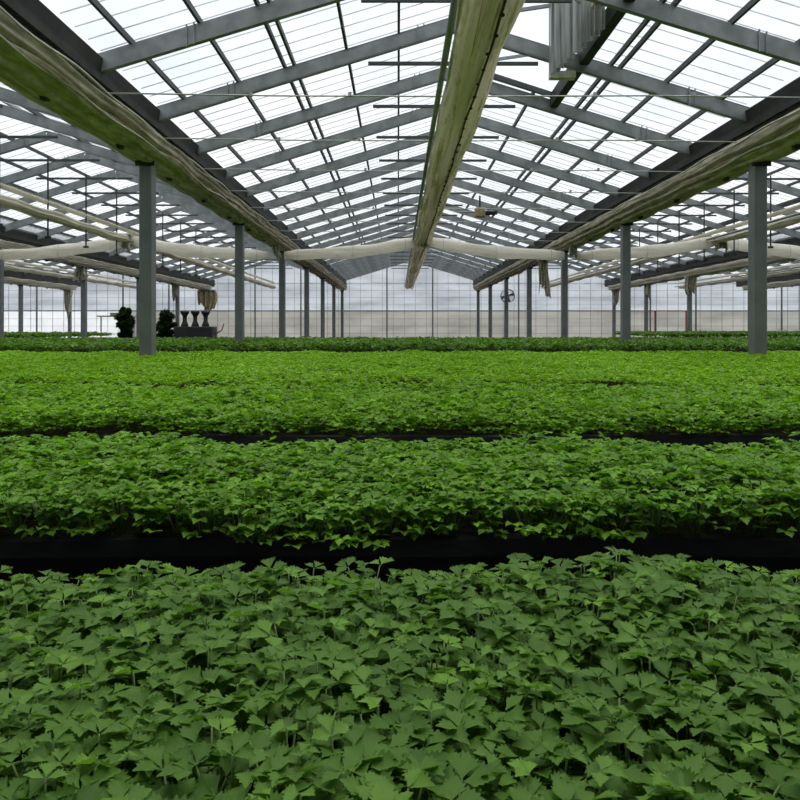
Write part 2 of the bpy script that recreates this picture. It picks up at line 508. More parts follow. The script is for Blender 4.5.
# ------------------------------------------------------------------ gutters
for i in range(-3, 5):
    x = gline(i)
    root = empty('gutter_beam', (x, 0, 0))
    nm = 'posts of the ' + LINE[i] if i < 4 else 'right side wall'
    if i == -3: nm = 'left side wall'
    tag(root, f'long shade-darkened steel roof gutter over the {nm}', 'gutter', 'roof gutters')
    p = [(-0.13, 1.40), (-0.12, 1.18), (0.12, 1.18), (0.13, 1.40), (0.15, 1.53), (0.13, 1.55), (0.10, 1.44), (-0.10, 1.44), (-0.13, 1.55), (-0.15, 1.53)]
    m = MB().loft([[(a, y, b + EYE + 1.02) for a, b in p] for y in (NEAR, FAR)])
    m.build('channel', M['gutter'], root)
    if abs(x) < 12:
        for s in (-1, 1):
            MB().box((s * 0.15 - 0.015, NEAR, EYE + 2.30), (s * 0.15 + 0.015, FAR, EYE + 2.36)).build('edge_angle', M['clamp'], root)

# ------------------------------------------------------------------ posts
post = empty('steel_post')
MB().box((-0.074, -0.085, 0), (0.074, 0.085, POSTH)).build('shaft', M['post'], post, bevel=0.012)
MB().box((-0.15, -0.15, 0), (0.15, 0.15, 0.02)).build('base_plate', M['post'], post)
MB().box((-0.13, -0.13, POSTH), (0.13, 0.13, POSTH + 0.02)).build('top_plate', M['post'], post)
MB().box((-0.11, -0.10, EYE + 1.88), (0.11, -0.087, EYE + 1.94)).build('bracket', M['clamp'], post)
first = True
for i in range(-2, 4):
    n = 0
    for k in range(-1, 7):
        y = POSTY0 + POSTP * k
        if abs(gline(i)) / max(y, 0.1) > 0.64: continue
        p = post if first else copy_thing(post)
        first = False
        p.location = (gline(i), y, 0)
        tag(p, f'square grey steel post, {ORD[n]} from the front in the {LINE[i]}', 'post', 'greenhouse posts')
        n += 1

# ------------------------------------------------------------------ gathered curtains along the house
def bundle(name, mat, parent, cx, cz, hw, hh, y0, y1, seed, n=40, step=0.18, lob=0.16, power=1.0):
    R = random.Random(seed)
    ph = [R.uniform(0, 6.28) for _ in range(10)]
    rings = []
    m = int((y1 - y0) / step)
    for j in range(m + 1):
        y = y0 + (y1 - y0) * j / m
        sw = 1 + 0.08 * math.sin(y * 1.9 + ph[0]) + 0.05 * math.sin(y * 4.3 + ph[1])
        dx = 0.012 * math.sin(y * 1.3 + ph[2]); dz = 0.012 * math.sin(2 * PI * (y - POSTY0) / 1.6)
        ring = []
        for k in range(n):
            t = 2 * PI * k / n
            r = 1 + lob * math.sin(4 * t + ph[3] + 0.25 * math.sin(y * 0.7)) + lob * 0.6 * math.sin(7 * t + ph[4] + 0.35 * math.sin(y * 0.9 + ph[5])) \
                + 0.05 * math.sin(11 * t + y * 2.1 + ph[6])
            ring.append((cx + dx + hw * sw * r * math.cos(t), y, cz + dz + hh * sw * r * math.sin(t)))
        rings.append(ring)
    o = MB().loft(rings).build(name, mat, parent, smooth=True)
    return o

def cord(name, mat, parent, x, z, r, y0, y1, seed, amp=0.012):
    R = random.Random(seed); a, b = R.uniform(0, 6), R.uniform(0, 6)
    n = int((y1 - y0) / 0.2)
    pts = [(x + amp * math.sin(1.7 * y + a) + amp * 0.6 * math.sin(5.1 * y + b), y, z + amp * math.sin(2 * PI * y / 1.6 + b)) for y in np.linspace(y0, y1, n)]
    return MB().tube(pts, r, 6).build(name, mat, parent, smooth=True)

def clampring(parent, cx, cz, w, h, ys, rod=0.0):
    for y in ys:
        m = MB()
        m.box((cx - w * 0.3, y - 0.010, cz - h - 0.014), (cx + w * 0.3, y + 0.010, cz - h))
        m.box((cx - 0.03, y - 0.03, cz - h - 0.05), (cx + 0.03, y + 0.03, cz - h))
        m.build('hanger_clamp', M['clamp'], parent)

YS = [POSTY0 + 0.8 + 1.6 * k for k in range(-4, 18)]
gc = []
for i in range(-2, 4):
    x = gline(i)
    y0 = max(1.2, abs(x) / 0.64 - 2.0)
    near = i in (0, 1)
    root = empty('gathered_shade_curtain', (x, 0, 0))
    tag(root, f'gathered {"algae-green" if near else "faded beige"} shade curtain under the gutter of the post {LINE[i]}', 'shade curtain', 'gathered shade curtains')
    bundle('lower_fold', M['algae' if near else 'beige'], root, 0.0, EYE + 2.0, 0.20, 0.065, y0, FAR - 0.9, 10 + i)
    for s in (-1, 1):
        bundle('upper_fold', M['algae2' if near else 'beige'], root, s * 0.17, EYE + 2.12, 0.075, 0.075, y0, FAR - 0.9, 30 + i + s * 7)
        cord('hem', M['hem'], root, s * 0.215, EYE + 2.0, 0.011, y0, FAR - 0.9, 50 + i + s)
        cord('hem', M['hem'], root, s * 0.255, EYE + 2.17, 0.011, y0, FAR - 0.9, 60 + i + s)
    clampring(root, 0, EYE + 2.0, 0.17, 0.055, [y for y in YS if y > y0 and y < (24 if near else 38)])

for i in range(-2, 3):
    c = (gline(i) + gline(i + 1)) / 2
    y0 = max(1.6, (abs(c) - 0.5) / 0.64 - 2.0)
    root = empty('gathered_ridge_curtain', (c - 0.03, 0, 0))
    tag(root, f'long gathered {"green-streaked" if i == 0 else "pale"} curtain hanging below the ridge of the {BAY[i]}', 'shade curtain', 'gathered ridge curtains')
    mt = M['ridgecloth' if i == 0 else 'beige']
    Z = EYE + 2.10
    q = 1.0 if i == 0 else 0.62
    bundle('outer_fold', mt, root, -0.13 * q, Z, 0.085 * q, 0.10 * q, y0, FAR - 1.2, 71 + i)
    bundle('middle_fold', M['ridgepale'] if i == 0 else mt, root, -0.02, Z - 0.005, 0.07 * q, 0.09 * q, y0, FAR - 1.2, 81 + i)
    bundle('outer_fold', mt if i else M['ridgecloth'], root, 0.10 * q, Z + 0.005, 0.085 * q, 0.11 * q, y0, FAR - 1.2, 91 + i)
    MB().tube([(-0.245, y, Z + 0.04 + 0.0 * y) for y in (y0, FAR - 1)], 0.026, 10).build('support_pipe', M['pipe'], root, smooth=True)
    MB().tube([(-0.20 if i == 0 else 0.0, y, Z + 0.30 - (i != 0) * 0.06) for y in (y0, FAR - 1)], 0.03 if i == 0 else 0.05, 8).build('guide_rail', M['pipe' if i == 0 else 'beige'], root, smooth=True)
    cord('hem', M['hem'], root, -0.205, Z - 0.03, 0.014, y0, FAR - 1.2, 101 + i)
    if i == 0:
        cord('seam_cord', M['clamp'], root, 0.045, Z - 0.092, 0.010, y0, 20, 111, 0.006)
        m = MB()
        R = random.Random(5)
        for y in np.arange(y0, 20, 0.32):
            m.lathe((0.045 + R.uniform(-.012, .012), y, Z - 0.115), [(0.004, 0), (0.016, 0.006), (0.016, 0.018), (0.004, 0.024)], 8)
        tag(m.build('tie_knot', M['clamp'], root), kind='stuff')

# drop rods from the trusses down past the side-bay curtains
n = {}
for i, ks in ((-1, range(1, 10)), (1, range(1, 10))):
    c = (gline(i) + gline(i + 1)) / 2
    for j, k in enumerate(ks):
        y = POSTY0 + 1.6 * k
        r = empty('drop_rod', (c, y + 0.06, 0))
        MB().tube([(0, 0, EYE + 1.68), (0, 0, EAVE + SL * HALF - 0.3)], 0.016, 8).build('rod', M['clamp'], r)
        MB().box((-0.05, -0.02, EYE + 1.66), (0.05, 0.02, EYE + 1.70)).build('foot', M['clamp'], r)
        tag(r, f'thin dark drop rod, {ORD[j]} from the front in the {BAY[i]}', 'rod', 'drop rods')

# wires across the centre bay
for j in range(0, 8):
    y = POSTY0 + 1.6 * (j - 1) + 0.05
    root = empty('tie_wire', (CX, y, EYE + 2.22))
    a = MB().tube([(-3.45, 0, 0.02), (-1.8, 0, -0.005), (0, 0, -0.01), (1.8, 0, 0.0), (3.45, 0, -0.02)], 0.0075, 6)
    a.build('wire', M['wire'], root)
    for x in (-2.05, -1.1, 1.25, 2.2):
        MB().box((x - 0.015, -0.015, -0.012), (x + 0.015, 0.015, 0.03)).build('clip', M['wire'], root)
    tag(root, f'thin horizontal tie wire across the centre bay, {ORD[j]} from the front', 'wire', 'tie wires')

# ------------------------------------------------------------------ milky plastic curtain rolls slung across the bays
def roll(i, s, y, label):
    """half a bay: from the ridge curtain down to the gutter on side s."""
    c = (gline(i) + gline(i + 1)) / 2
    root = empty('plastic_curtain_roll', (c, y, 0))
    rings = []
    R = random.Random(i * 5 + s)
    a, b2 = R.uniform(0, 6), R.uniform(0, 6)
    for j in range(37):
        t = j / 36
        x = s * (0.06 + 3.38 * t)
        z = EYE + 2.10 - 0.34 * t ** 0.9 - 0.06 * math.sin(PI * t) + 0.01 * math.sin(9 * t + a)
        r = 0.115 + 0.035 * math.sin(PI * min(1, t * 1.1)) + 0.012 * math.sin(17 * t + b2)
        if t > 0.93: r *= 0.85
        ring = []
        for k in range(18):
            th = 2 * PI * k / 18
            q = r * (1 + 0.07 * math.sin(5 * th + a + t * 3) + 0.04 * math.sin(9 * th + t * 11))
            ring.append((x, 0.6 * q * math.cos(th), z + q * math.sin(th)))
        rings.append(ring)
    MB().loft(rings).build('film_roll', M['roll'], root, smooth=True)
    for t in (0.12, 0.5, 0.9):
        x = s * (0.06 + 3.38 * t); z = EYE + 2.10 - 0.34 * t ** 0.9 - 0.06 * math.sin(PI * t)
        m = MB(); pts = [(x, 0.13 * math.cos(q), z + 0.16 * math.sin(q)) for q in np.linspace(0, 2 * PI, 17)]
        m.tube(pts, 0.006, 5).build('strap', M['hem'], root)
    tag(root, label, 'plastic curtain', 'milky plastic curtain rolls')
YR = 17.2
for i in (-1, 0, 1):
    for s, w in ((-1, 'left'), (1, 'right')):
        roll(i, s, YR, f'milky plastic curtain roll slung across the {w} half of the {BAY[i]}')

# gathered net bunches hanging at post heads
def bunch(name, x, y, z, w, h, mat, seed, label, cat='curtain bunch'):
    R = random.Random(seed)
    root = empty(name, (x, y, 0))
    ph = [R.uniform(0, 6) for _ in range(5)]
    rows = []
    for j in range(9):
        t = j / 8
        row = []
        for k in range(61):
            u = -1 + 2 * k / 60
            wd = w * (0.50 + 0.12 * math.sin(2.4 * t + ph[2]) - 0.10 * t)
            fall = h * (0.80 + 0.16 * math.sin(2.7 * u + ph[3]) + 0.06 * math.sin(9 * u + ph[4]))
            row.append((wd * u + 0.02 * math.sin(5 * t + ph[0]), (0.05 + 0.03 * t) * math.sin(13 * u + ph[1] + 0.5 * t) + 0.02 * math.sin(31 * u + ph[0]) - 0.10, z - fall * t))
        rows.append(row)
    o = MB().loft(rows, closed=False).build('folds', mat, root, smooth=True)
    so = o.modifiers.new('cloth', 'SOLIDIFY'); so.thickness = 0.012
    MB().box((-0.5 * w, -0.20, z - 0.03), (0.5 * w, -0.02, z + 0.01)).build('tie', M['hem'], root)
    tag(root, label, cat, 'curtain bunches')
yk = lambda k: POSTY0 + POSTP * k
bunch('curtain_bunch', gline(-1), yk(3) - 0.15, EYE + 2.05, 0.36, 0.62, M['beige'], 1, 'beige curtain bunch hugging a post head near the left frame edge')
bunch('curtain_bunch', gline(-1) + 0.12, yk(6) - 0.15, EYE + 1.95, 0.9, 1.15, M['cardboard'], 2, 'brown-yellow curtain bunch on the far post right of the dark machine')
bunch('curtain_bunch', gline(-1) , yk(5) - 0.15, EYE + 1.97, 0.34, 0.8, M['beige'], 3, 'beige curtain bunch on the post above the dark machine')
bunch('curtain_bunch', gline(-2), yk(6) - 0.15, EYE + 1.97, 0.42, 1.5, M['beige'], 4, 'long beige curtain bunch on the farthest post at far left')
bunch('curtain_bunch', gline(1), 20.5, EYE + 1.95, 0.36, 1.15, M['beige'], 5, 'pale curtain bunch under the right gutter between its third and fourth posts')
bunch('curtain_bunch', gline(2), yk(6) - 0.15, EYE + 1.95, 0.45, 0.9, M['beige'], 6, 'pale curtain bunch on the farthest post of the second right row')
bunch('curtain_bunch', gline(2) + 0.0, yk(5) - 0.2, EYE + 1.97, 0.22, 0.7, M['beige'], 7, 'narrow beige curtain bunch on the last but one post, second row to the right')
bunch('curtain_bunch', gline(2) - 0.1, yk(4) - 0.2, EYE + 1.95, 0.38, 0.75, M['beige'], 8, 'cream curtain bunch in front of the fourth post, second row to the right')
bunch('curtain_bunch', (gline(1) + gline(2)) / 2, YR - 0.15, EYE + 2.22, 0.28, 0.40, M['cardboard'], 9, 'brown netting bunch on the curtain roll, right bay')
bunch('curtain_bunch', gline(-1) + 0.35, YR - 0.4, EYE + 2.0, 0.34, 0.42, M['cardboard'], 11, 'brown netting bunch at the left end of the left curtain roll')
bunch('curtain_bunch', gline(0) + 0.05, YR - 0.35, EYE + 2.02, 0.24, 0.42, M['beige'], 12, 'beige curtain bunch where the roll meets the left gutter')
bunch('curtain_bunch', gline(1) - 0.05, YR - 0.35, EYE + 2.02, 0.24, 0.42, M['beige'], 13, 'beige curtain bunch where the roll meets the right gutter')
bunch('curtain_bunch', (gline(-1) + gline(0)) / 2, YR - 0.15, EYE + 2.24, 0.24, 0.44, M['beige'], 14, 'beige curtain bunch at the peak of the left bay roll')
bunch('curtain_bunch', CX, YR - 0.12, EYE + 2.22, 0.26, 0.34, M['beige'], 15, 'pale curtain bunch at the crossing under the centre ridge')

# circulation fan on a right-hand post
def fan(x, y, z):
    root = empty('circulation_fan', (x, y, z))
    m = MB(); m.tube([(0, 0.10, 0), (0, -0.10, 0)], 0.27, 24, cap=False); m.tube([(0, 0.10, 0), (0, -0.10, 0)], 0.26, 24, cap=False)
    m.build('housing', M['post'], root, smooth=True)
    g = MB()
    for r in (0.08, 0.14, 0.2, 0.26):
        g.tube([(r * math.cos(t), -0.11, r * math.sin(t)) for t in np.linspace(0, 2 * PI, 25)], 0.005, 5)
    for k in range(8):
        g.tube([(0, -0.11, 0), (0.26 * math.cos(k * PI / 4), -0.11, 0.26 * math.sin(k * PI / 4))], 0.005, 5)
    g.build('guard', M['bar'], root)
    MB().tube([(0, 0.08, 0), (0, -0.06, 0)], 0.06, 14).build('hub', M['iron'], root)
    for k in range(4):
        b = MB(); a = k * PI / 2 + 0.3
        e1 = Vector((math.cos(a), 0, math.sin(a))); e2 = Vector((-math.sin(a), 0, math.cos(a)))
        p = [e1 * 0.05 - e2 * 0.03 + Vector((0, 0.02, 0)), e1 * 0.24 - e2 * 0.06 + Vector((0, 0.04, 0)), e1 * 0.24 + e2 * 0.06 - Vector((0, 0.03, 0)), e1 * 0.05 + e2 * 0.03 - Vector((0, 0.02, 0))]
        b.v = [tuple(q) for q in p] + [tuple(q + Vector((0, 0.004, 0))) for q in p]
        b.f = [(0, 1, 2, 3), (7, 6, 5, 4), (0, 4, 5, 1), (1, 5, 6, 2), (2, 6, 7, 3), (3, 7, 4, 0)]
        b.build('blade', M['post'], root)
    MB().tube([(0, 0.10, 0), (0, 0.27, 0)], 0.03, 8).build('bracket', M['clamp'], root)
    tag(root, 'round grey circulation fan hung by a right-hand post', 'fan')
fan(gline(1), yk(4) - 0.35, EYE + 1.2)

# ------------------------------------------------------------------ open ridge vent on the right slope
def vent():
    root = empty('open_roof_vent', (CX, 0, 0))
    z1 = roofz(VX1) + 0.24; z0 = roofz(VX0) + 0.26
    MB().box((VX1 - 0.06, VY0 - 0.3, z1 - 0.16), (VX1 + 0.05, VY1 + 0.1, z1 + 0.02)).build('vent_curb', M['gutter'], root)
    for y in (VY0, VY1):
        MB().bar((VX0, y, z0 - 0.04), (VX1, y, z1 - 0.04), 0.05, 0.07).build('vent_curb', M['purlin'], root)
    # raised sash hinged at the ridge side
    ex, ez = VX1 + 0.02, z1 + 0.62
    MB().bar((VX0, (VY0 + VY1) / 2, z0 + 0.05), (ex, (VY0 + VY1) / 2, ez), VY1 - VY0, 0.006).build('vent_pane', M['glass'], root)
    fr = MB()
    for y in (VY0, (VY0 + VY1) / 2, VY1): fr.bar((VX0, y, z0 + 0.03), (ex, y, ez - 0.02), 0.03, 0.04)
    fr.bar((ex, VY0, ez), (ex, VY1, ez), 0.04, 0.05)
    fr.build('sash_frame', M['rafter'], root)
    MB().bar((VX1, VY0 + 0.7, z1), (ex - 0.5, VY0 + 0.7, ez - 0.25), 0.025, 0.025).build('push_rod', M['pipe'], root)
    # pleated insect net bunched at one end of the opening
    rings = []
    for j in range(2):
        ring = []
        for k in range(60):
            t = k / 59
            y = VY0 + 0.25 + 1.25 * t
            x = VX1 - 0.16 - 0.22 * t + 0.045 * math.sin(k * 1.35)
            ring.append((x, y, (z1 - 0.28 + 0.02 * math.sin(k * .9)) if j == 0 else ez - 0.05 - 0.05 * math.sin(t * 6)))
        rings.append(ring)
    o = MB().loft(rings, closed=False).build('insect_net', M['net'], root)
    so = o.modifiers.new('cloth', 'SOLIDIFY'); so.thickness = 0.006
    MB().box((VX1 - 0.42, VY0 + 1.42, z1 - 0.34), (VX1 - 0.12, VY0 + 1.52, z1 - 0.26)).build('net_clip', M['hem'], root)
    bundle('mossy_hem', M['algae'], root, VX1 - 0.16, z1 + 0.02, 0.05, 0.04, VY0 + 0.05, VY0 + 0.7, 4)
    tag(root, 'open glazed roof vent with pleated net, upper right of the centre roof', 'roof vent')
vent()
def far_vent():
    root = empty('vent_motor', (CX + 1.35, 17.0, EAVE + 0.35))
    MB().box((-0.12, -0.15, -0.1), (0.12, 0.15, 0.12)).build('gearbox', M['cardboard'], root, bevel=0.02)
    MB().tube([(0.12, 0, 0), (0.42, 0, 0.02)], 0.06, 12).build('motor', M['iron'], root, smooth=True)
    MB().box((-0.02, -0.02, 0.1), (0.02, 0.02, 0.42)).build('bracket', M['clamp'], root)
    MB().tube([(-0.12, 0, 0.02), (-0.5, 0, 0.03)], 0.02, 8).build('shaft', M['pipe'], root)
    tag(root, 'small vent motor under the right slope of the centre roof', 'motor')
far_vent()

# ------------------------------------------------------------------ planting beds and seedlings
CAN, LIP, SOIL = EYE - 0.33, EYE - 0.41, EYE - 0.445
def bed(name, y0, y1, hx, lip, soil, label, x0=None, x1=None):
    x0 = -hx if x0 is None else x0; x1 = hx if x1 is None else x1
    root = empty(name, (0, 0, 0))
    n = max(12, int((x1 - x0) / 0.06)); n = min(n, 160)
    R = random.Random(int(y0 * 10)); a, b, c = (R.uniform(0, 6) for _ in range(3))
    def wob(x): return 0.006 * math.sin(2.3 * x + a) + 0.003 * math.sin(7.1 * x + b) + 0.0015 * math.sin(19 * x + c)
    rings = []
    for j in range(n + 1):
        x = x0 + (x1 - x0) * j / n
        w = wob(x)
        rings.append([(x, y0 - 0.02 + 0.7 * w, 0), (x, y0 - 0.015 + w, lip * 0.5), (x, y0 - 0.008 + w, lip - 0.03), (x, y0 + w, lip + w * .4), (x, y0 + 0.022 + w, lip + 0.004 + w * .4), (x, y0 + 0.03 + w, lip - 0.02), (x, y0 + 0.035, soil - 0.02),
                      (x, y1 - 0.035, soil - 0.02), (x, y1 - 0.03, lip - 0.01), (x, y1, lip + w * .4), (x, y1 + 0.015, lip - 0.02), (x, y1 + 0.02, 0)])
    MB().loft(rings).build('liner', M['film'], root, smooth=False)
    MB().box((x0 + 0.02, y0 + 0.04, soil - 0.03), (x1 - 0.02, y1 - 0.04, soil)).build('soil', M['soil'], root)
    tag(root, label, 'planting bed', 'planting beds')
    return root

def leaflet(detail):
    """verts (x across, y along, unit length 1), faces; folded along the midrib."""
    if detail == 2:
        half = [(0.10, 0.14), (0.26, 0.30), (0.46, 0.42), (0.56, 0.58), (0.40, 0.58), (0.48, 0.78), (0.31, 0.76), (0.30, 0.94), (0.18, 0.88), (0.10, 1.03)]
        rib = [(0, 0), (0, 0.28), (0, 0.52), (0, 0.78), (0, 1.12)]
        tri = [(0, 'h0', 1), ('h0', 'h1', 1), ('h1', 'h2', 1), ('h2', 'h4', 2, 1), ('h2', 'h3', 'h4'), ('h4', 'h6', 3, 2), ('h4', 'h5', 'h6'), ('h6', 'h8', 3), ('h6', 'h7', 'h8'), ('h8', 'h9', 4, 3)]
    elif detail == 1:
        half = [(0.20, 0.25), (0.52, 0.55), (0.42, 0.66), (0.44, 0.95), (0.22, 0.88)]
        rib = [(0, 0), (0, 0.5), (0, 1.1)]
        tri = [(0, 'h0', 1), ('h0', 'h1', 'h2', 1), ('h2', 'h3', 'h4', 1), ('h4', 2, 1)]
    else:
        half = [(0.48, 0.62)]
        rib = [(0, 0), (0, 1.05)]
        tri = [(0, 'h0', 1)]
    nr = len(rib)
    V = [(x, y) for x, y in rib] + half + [(-x, y) for x, y in half]
    F = []
    for t in tri:
        r = [nr + int(q[1:]) if isinstance(q, str) else q for q in t]
        l = [nr + len(half) + int(q[1:]) if isinstance(q, str) else q for q in t]
        F.append(tuple(r)); F.append(tuple(l[::-1]))
    return np.array(V, float), F

def leaf_template(detail, seed, fan=1.22, three=True):
    """one compound leaf, unit leaflet length, petiole end at origin, terminal leaflet along +y, upper side +z."""
    R = np.random.default_rng(seed)
    V2, F = leaflet(detail)
    vs_, fs_, uv_ = [], [], []
    off = 0
    spec = [(0, 1.0), (fan, 0.88), (-fan, 0.88)] if three else [(0, 1.0)]
    for a, s in spec:
        a = a + R.uniform(-0.12, 0.12)
        fold = R.uniform(0.22, 0.70); droop = R.uniform(-0.05, 0.24); wob = R.uniform(0, 6)
        x, y = V2[:, 0] * 0.84, V2[:, 1]
        z = fold * np.abs(x) - droop * y ** 2 + 0.10 * y + 0.035 * np.sin(9 * y + wob) * np.abs(x) * 2
        X, Y = x * s, (y + 0.06) * s
        vs_.append(np.stack([X * math.cos(a) + Y * math.sin(a), -X * math.sin(a) + Y * math.cos(a), z * s + R.uniform(-.04, .04)], 1))
        uv_.append(np.stack([x, y], 1))
        fs_ += [tuple(i + off for i in f) for f in F]
        off += len(V2)
    return np.concatenate(vs_), fs_, np.concatenate(uv_)

def rotm(az, tilt, roll):
    """stack of rotation matrices: leaf pitched by tilt about x, rolled, then turned to azimuth."""
    ca, sa = np.cos(az), np.sin(az); ct, st = np.cos(tilt), np.sin(tilt); cr_, sr = np.cos(roll), np.sin(roll)
    n = len(az); o, i = np.zeros(n), np.ones(n)
    Rz = np.stack([ca, -sa, o, sa, ca, o, o, o, i], 1).reshape(n, 3, 3)
    Rx = np.stack([i, o, o, o, ct, -st, o, st, ct], 1).reshape(n, 3, 3)
    Ry = np.stack([cr_, o, sr, o, i, o, -sr, o, cr_], 1).reshape(n, 3, 3)
    return Rz @ Rx @ Ry

def leaf_mesh(name, temps, pos, az, tilt, roll, size, tone, mat, which=None):
    """one mesh of many leaves; arrays are numpy, templates are chosen at random."""
    n = len(pos)
    which = rng.integers(0, len(temps), n) if which is None else which
    VV, LV, LS, LT, UV, TN = [], [], [], [], [], []
    voff = loff = 0
    Rm = rotm(az, tilt, roll)
    for k, (tv, tf, tuv) in enumerate(temps):
        idx = np.nonzero(which == k)[0]
        if len(idx) == 0: continue
        V = np.einsum('nij,vj->nvi', Rm[idx], tv) * size[idx, None, None] + pos[idx, None, :]
        m = len(tv)
        VV.append(V.reshape(-1, 3))
        loops = np.array([i for f in tf for i in f]); cnt = np.array([len(f) for f in tf])
        L = (loops[None, :] + (np.arange(len(idx)) * m)[:, None] + voff).ravel()
        LV.append(L); UV.append(np.tile(tuv[loops], (len(idx), 1)))
        LT.append(np.tile(cnt, len(idx)))
        TN.append(np.repeat(tone[idx], m))
        voff += m * len(idx)
    V = np.concatenate(VV); L = np.concatenate(LV); T = np.concatenate(LT)
    S = np.concatenate([[0], np.cumsum(T)[:-1]])
    me = bpy.data.meshes.new(name)
    me.vertices.add(len(V)); me.vertices.foreach_set('co', V.astype(np.float32).ravel())
    me.loops.add(len(L)); me.loops.foreach_set('vertex_index', L.astype(np.int32))
    me.polygons.add(len(T)); me.polygons.foreach_set('loop_start', S.astype(np.int32)); me.polygons.foreach_set('loop_total', T.astype(np.int32))
    me.update(calc_edges=True)
    uvl = me.uv_layers.new(name='UVMap'); uvl.data.foreach_set('uv', np.concatenate(UV).astype(np.float32).ravel())
    at = me.attributes.new('tone', 'FLOAT', 'POINT'); at.data.foreach_set('value', np.concatenate(TN).astype(np.float32))
    me.polygons.foreach_set('use_smooth', np.ones(len(T), bool))
    me.materials.append(mat)
    return me

T2 = [leaf_template(2, s, 1.15 + 0.12 * (s % 3)) for s in range(10)]
T1 = [leaf_template(1, s + 20) for s in range(6)]
T0 = [leaf_template(0, s + 40) for s in range(6)]

def swell(x, y):
    """the gentle unevenness of the canopy."""
    return 0.008 * np.sin(5.1 * x + 1.3 * np.sin(3 * y)) + 0.007 * np.sin(9.7 * x + 4 * y + 1) + 0.006 * np.sin(8.3 * y + 2 * x)

# --- individual seedlings: a few master plants, copied
def make_seedling(seed, mat, label, group, size=0.030):
    R = np.random.default_rng(seed)
    root = empty('seedling', (0, 0, SOIL))
    H = CAN - SOIL
    nl = R.integers(11, 15)
    az0 = R.uniform(0, 6.28)
    pos, az, tilt, roll_, sz, tone = [], [], [], [], [], []
    st = MB()
    for k in range(nl):
        a = az0 + k * 2.4 + R.uniform(-.3, .3)
        d = 0.006 + 0.030 * R.random() ** 0.7 if k else 0.003
        h = H - 0.004 - 0.034 * R.random() ** 1.4 * (k > 0) + (0.006 if k == 0 else 0) - (0.02 if k == nl - 1 else 0)
        p = (d * -math.sin(a), d * math.cos(a), h)
        pos.append(p); az.append(a); tilt.append(R.uniform(-0.25, 0.32)); roll_.append(R.normal(0, 0.13))
        sz.append(size * (0.78 + 0.55 * R.random()) * (0.8 if k == 0 else 1)); tone.append(R.random() * (1 if k == 0 else 0.9))
        b = (R.uniform(-.004, .004), R.uniform(-.004, .004), 0)
        st.tube([b, (b[0] * .5 + p[0] * .35, b[1] * .5 + p[1] * .35, h * .55), p], [0.0015, 0.0012, 0.0009], 5)
    me = leaf_mesh('leaves', T2, np.array(pos), np.array(az), np.array(tilt), np.array(roll_), np.array(sz), np.array(tone), mat, R.integers(0, len(T2), nl))
    lf = bpy.data.objects.new('leaves', me); col.objects.link(lf); lf.parent = root
    st.build('stems', M['stem'], root, smooth=True)
    tag(root, label, 'seedling', group)
    return root

def plants_at(masters, pts):
    for j, (x, y) in enumerate(pts):
        m = masters[j % len(masters)]
        o = m if j < len(masters) else copy_thing(m)
        o.location = (x, y, SOIL + float(swell(x, y)) + random.gauss(0, .0045) - 0.003)
        o.rotation_euler = (random.gauss(0, .05), random.gauss(0, .05), random.uniform(0, 6.28))
        s = random.uniform(0.9, 1.12)
        o.scale = (s, s, 1.0)

def grid(x0, x1, y0, y1, step, jit=0.3):
    out = []
    r = 0
    y = y0
    while y < y1:
        x = x0 + (step / 2 if r % 2 else 0)
        while x < x1:
            out.append((x + random.uniform(-jit, jit) * step, min(max(y + random.uniform(-jit, jit) * step, y0), y1)))
            x += step
        y += step * 0.9; r += 1
    return out

def mass(name, pts, per, mat, temps, size, label, cat, can=CAN, spread=0.028, depth=0.035, front=None, tilt=(-0.25, 0.30)):
    """uncountable rest of a bed: one leaf mesh."""
    P = np.repeat(np.array(pts), per, axis=0)
    n = len(P)
    az = rng.uniform(0, 2 * PI, n)
    d = rng.uniform(0.0, spread, n)
    x = P[:, 0] - np.sin(az) * d; y = P[:, 1] + np.cos(az) * d
    z = can + swell(x, y) + rng.uniform(-depth, 0.008, n) + np.repeat(rng.normal(0, 0.005, len(pts)), per)
    if front is not None:      # leaves that spill down over the front edge
        k = y < front + 0.10
        z = np.where(k, z - rng.uniform(0, 1, n) * 0.055 * (1 - (y - front) / 0.10).clip(0, 1), z)
    pos = np.stack([x, y, z], 1)
    me = leaf_mesh(name, temps, pos, az, rng.uniform(tilt[0], tilt[1], n), rng.normal(0, 0.22, n), size * rng.uniform(0.75, 1.25, n), rng.random(n) ** 1.2, mat)
    o = bpy.data.objects.new(name, me); col.objects.link(o)
    tag(o, label, cat, kind='stuff')
    return o

L1 = 'small three-leaflet seedling standing in the nearest bed, before the first black divider'
L2 = 'small three-leaflet seedling at the front of the second bed, behind the first black divider'
G1, G2 = 'seedlings in the nearest bed', 'seedlings along the front of the second bed'
bed('planting_bed', -0.6, 0.985, 1.6, LIP, SOIL, 'nearest black lined planting bed, full of large seedlings')
bed('planting_bed', 1.345, 2.05, 2.3, LIP, SOIL, 'second black lined planting bed, its near edge the thick black band')
bed('planting_bed', 2.63, 4.10, 3.4, LIP, SOIL, 'third black lined planting bed, behind the thin black line')
bed('planting_bed', 4.32, 9.30, 6.6, LIP, SOIL, 'fourth planting bed, broad and bright, running back to the nearest two posts')

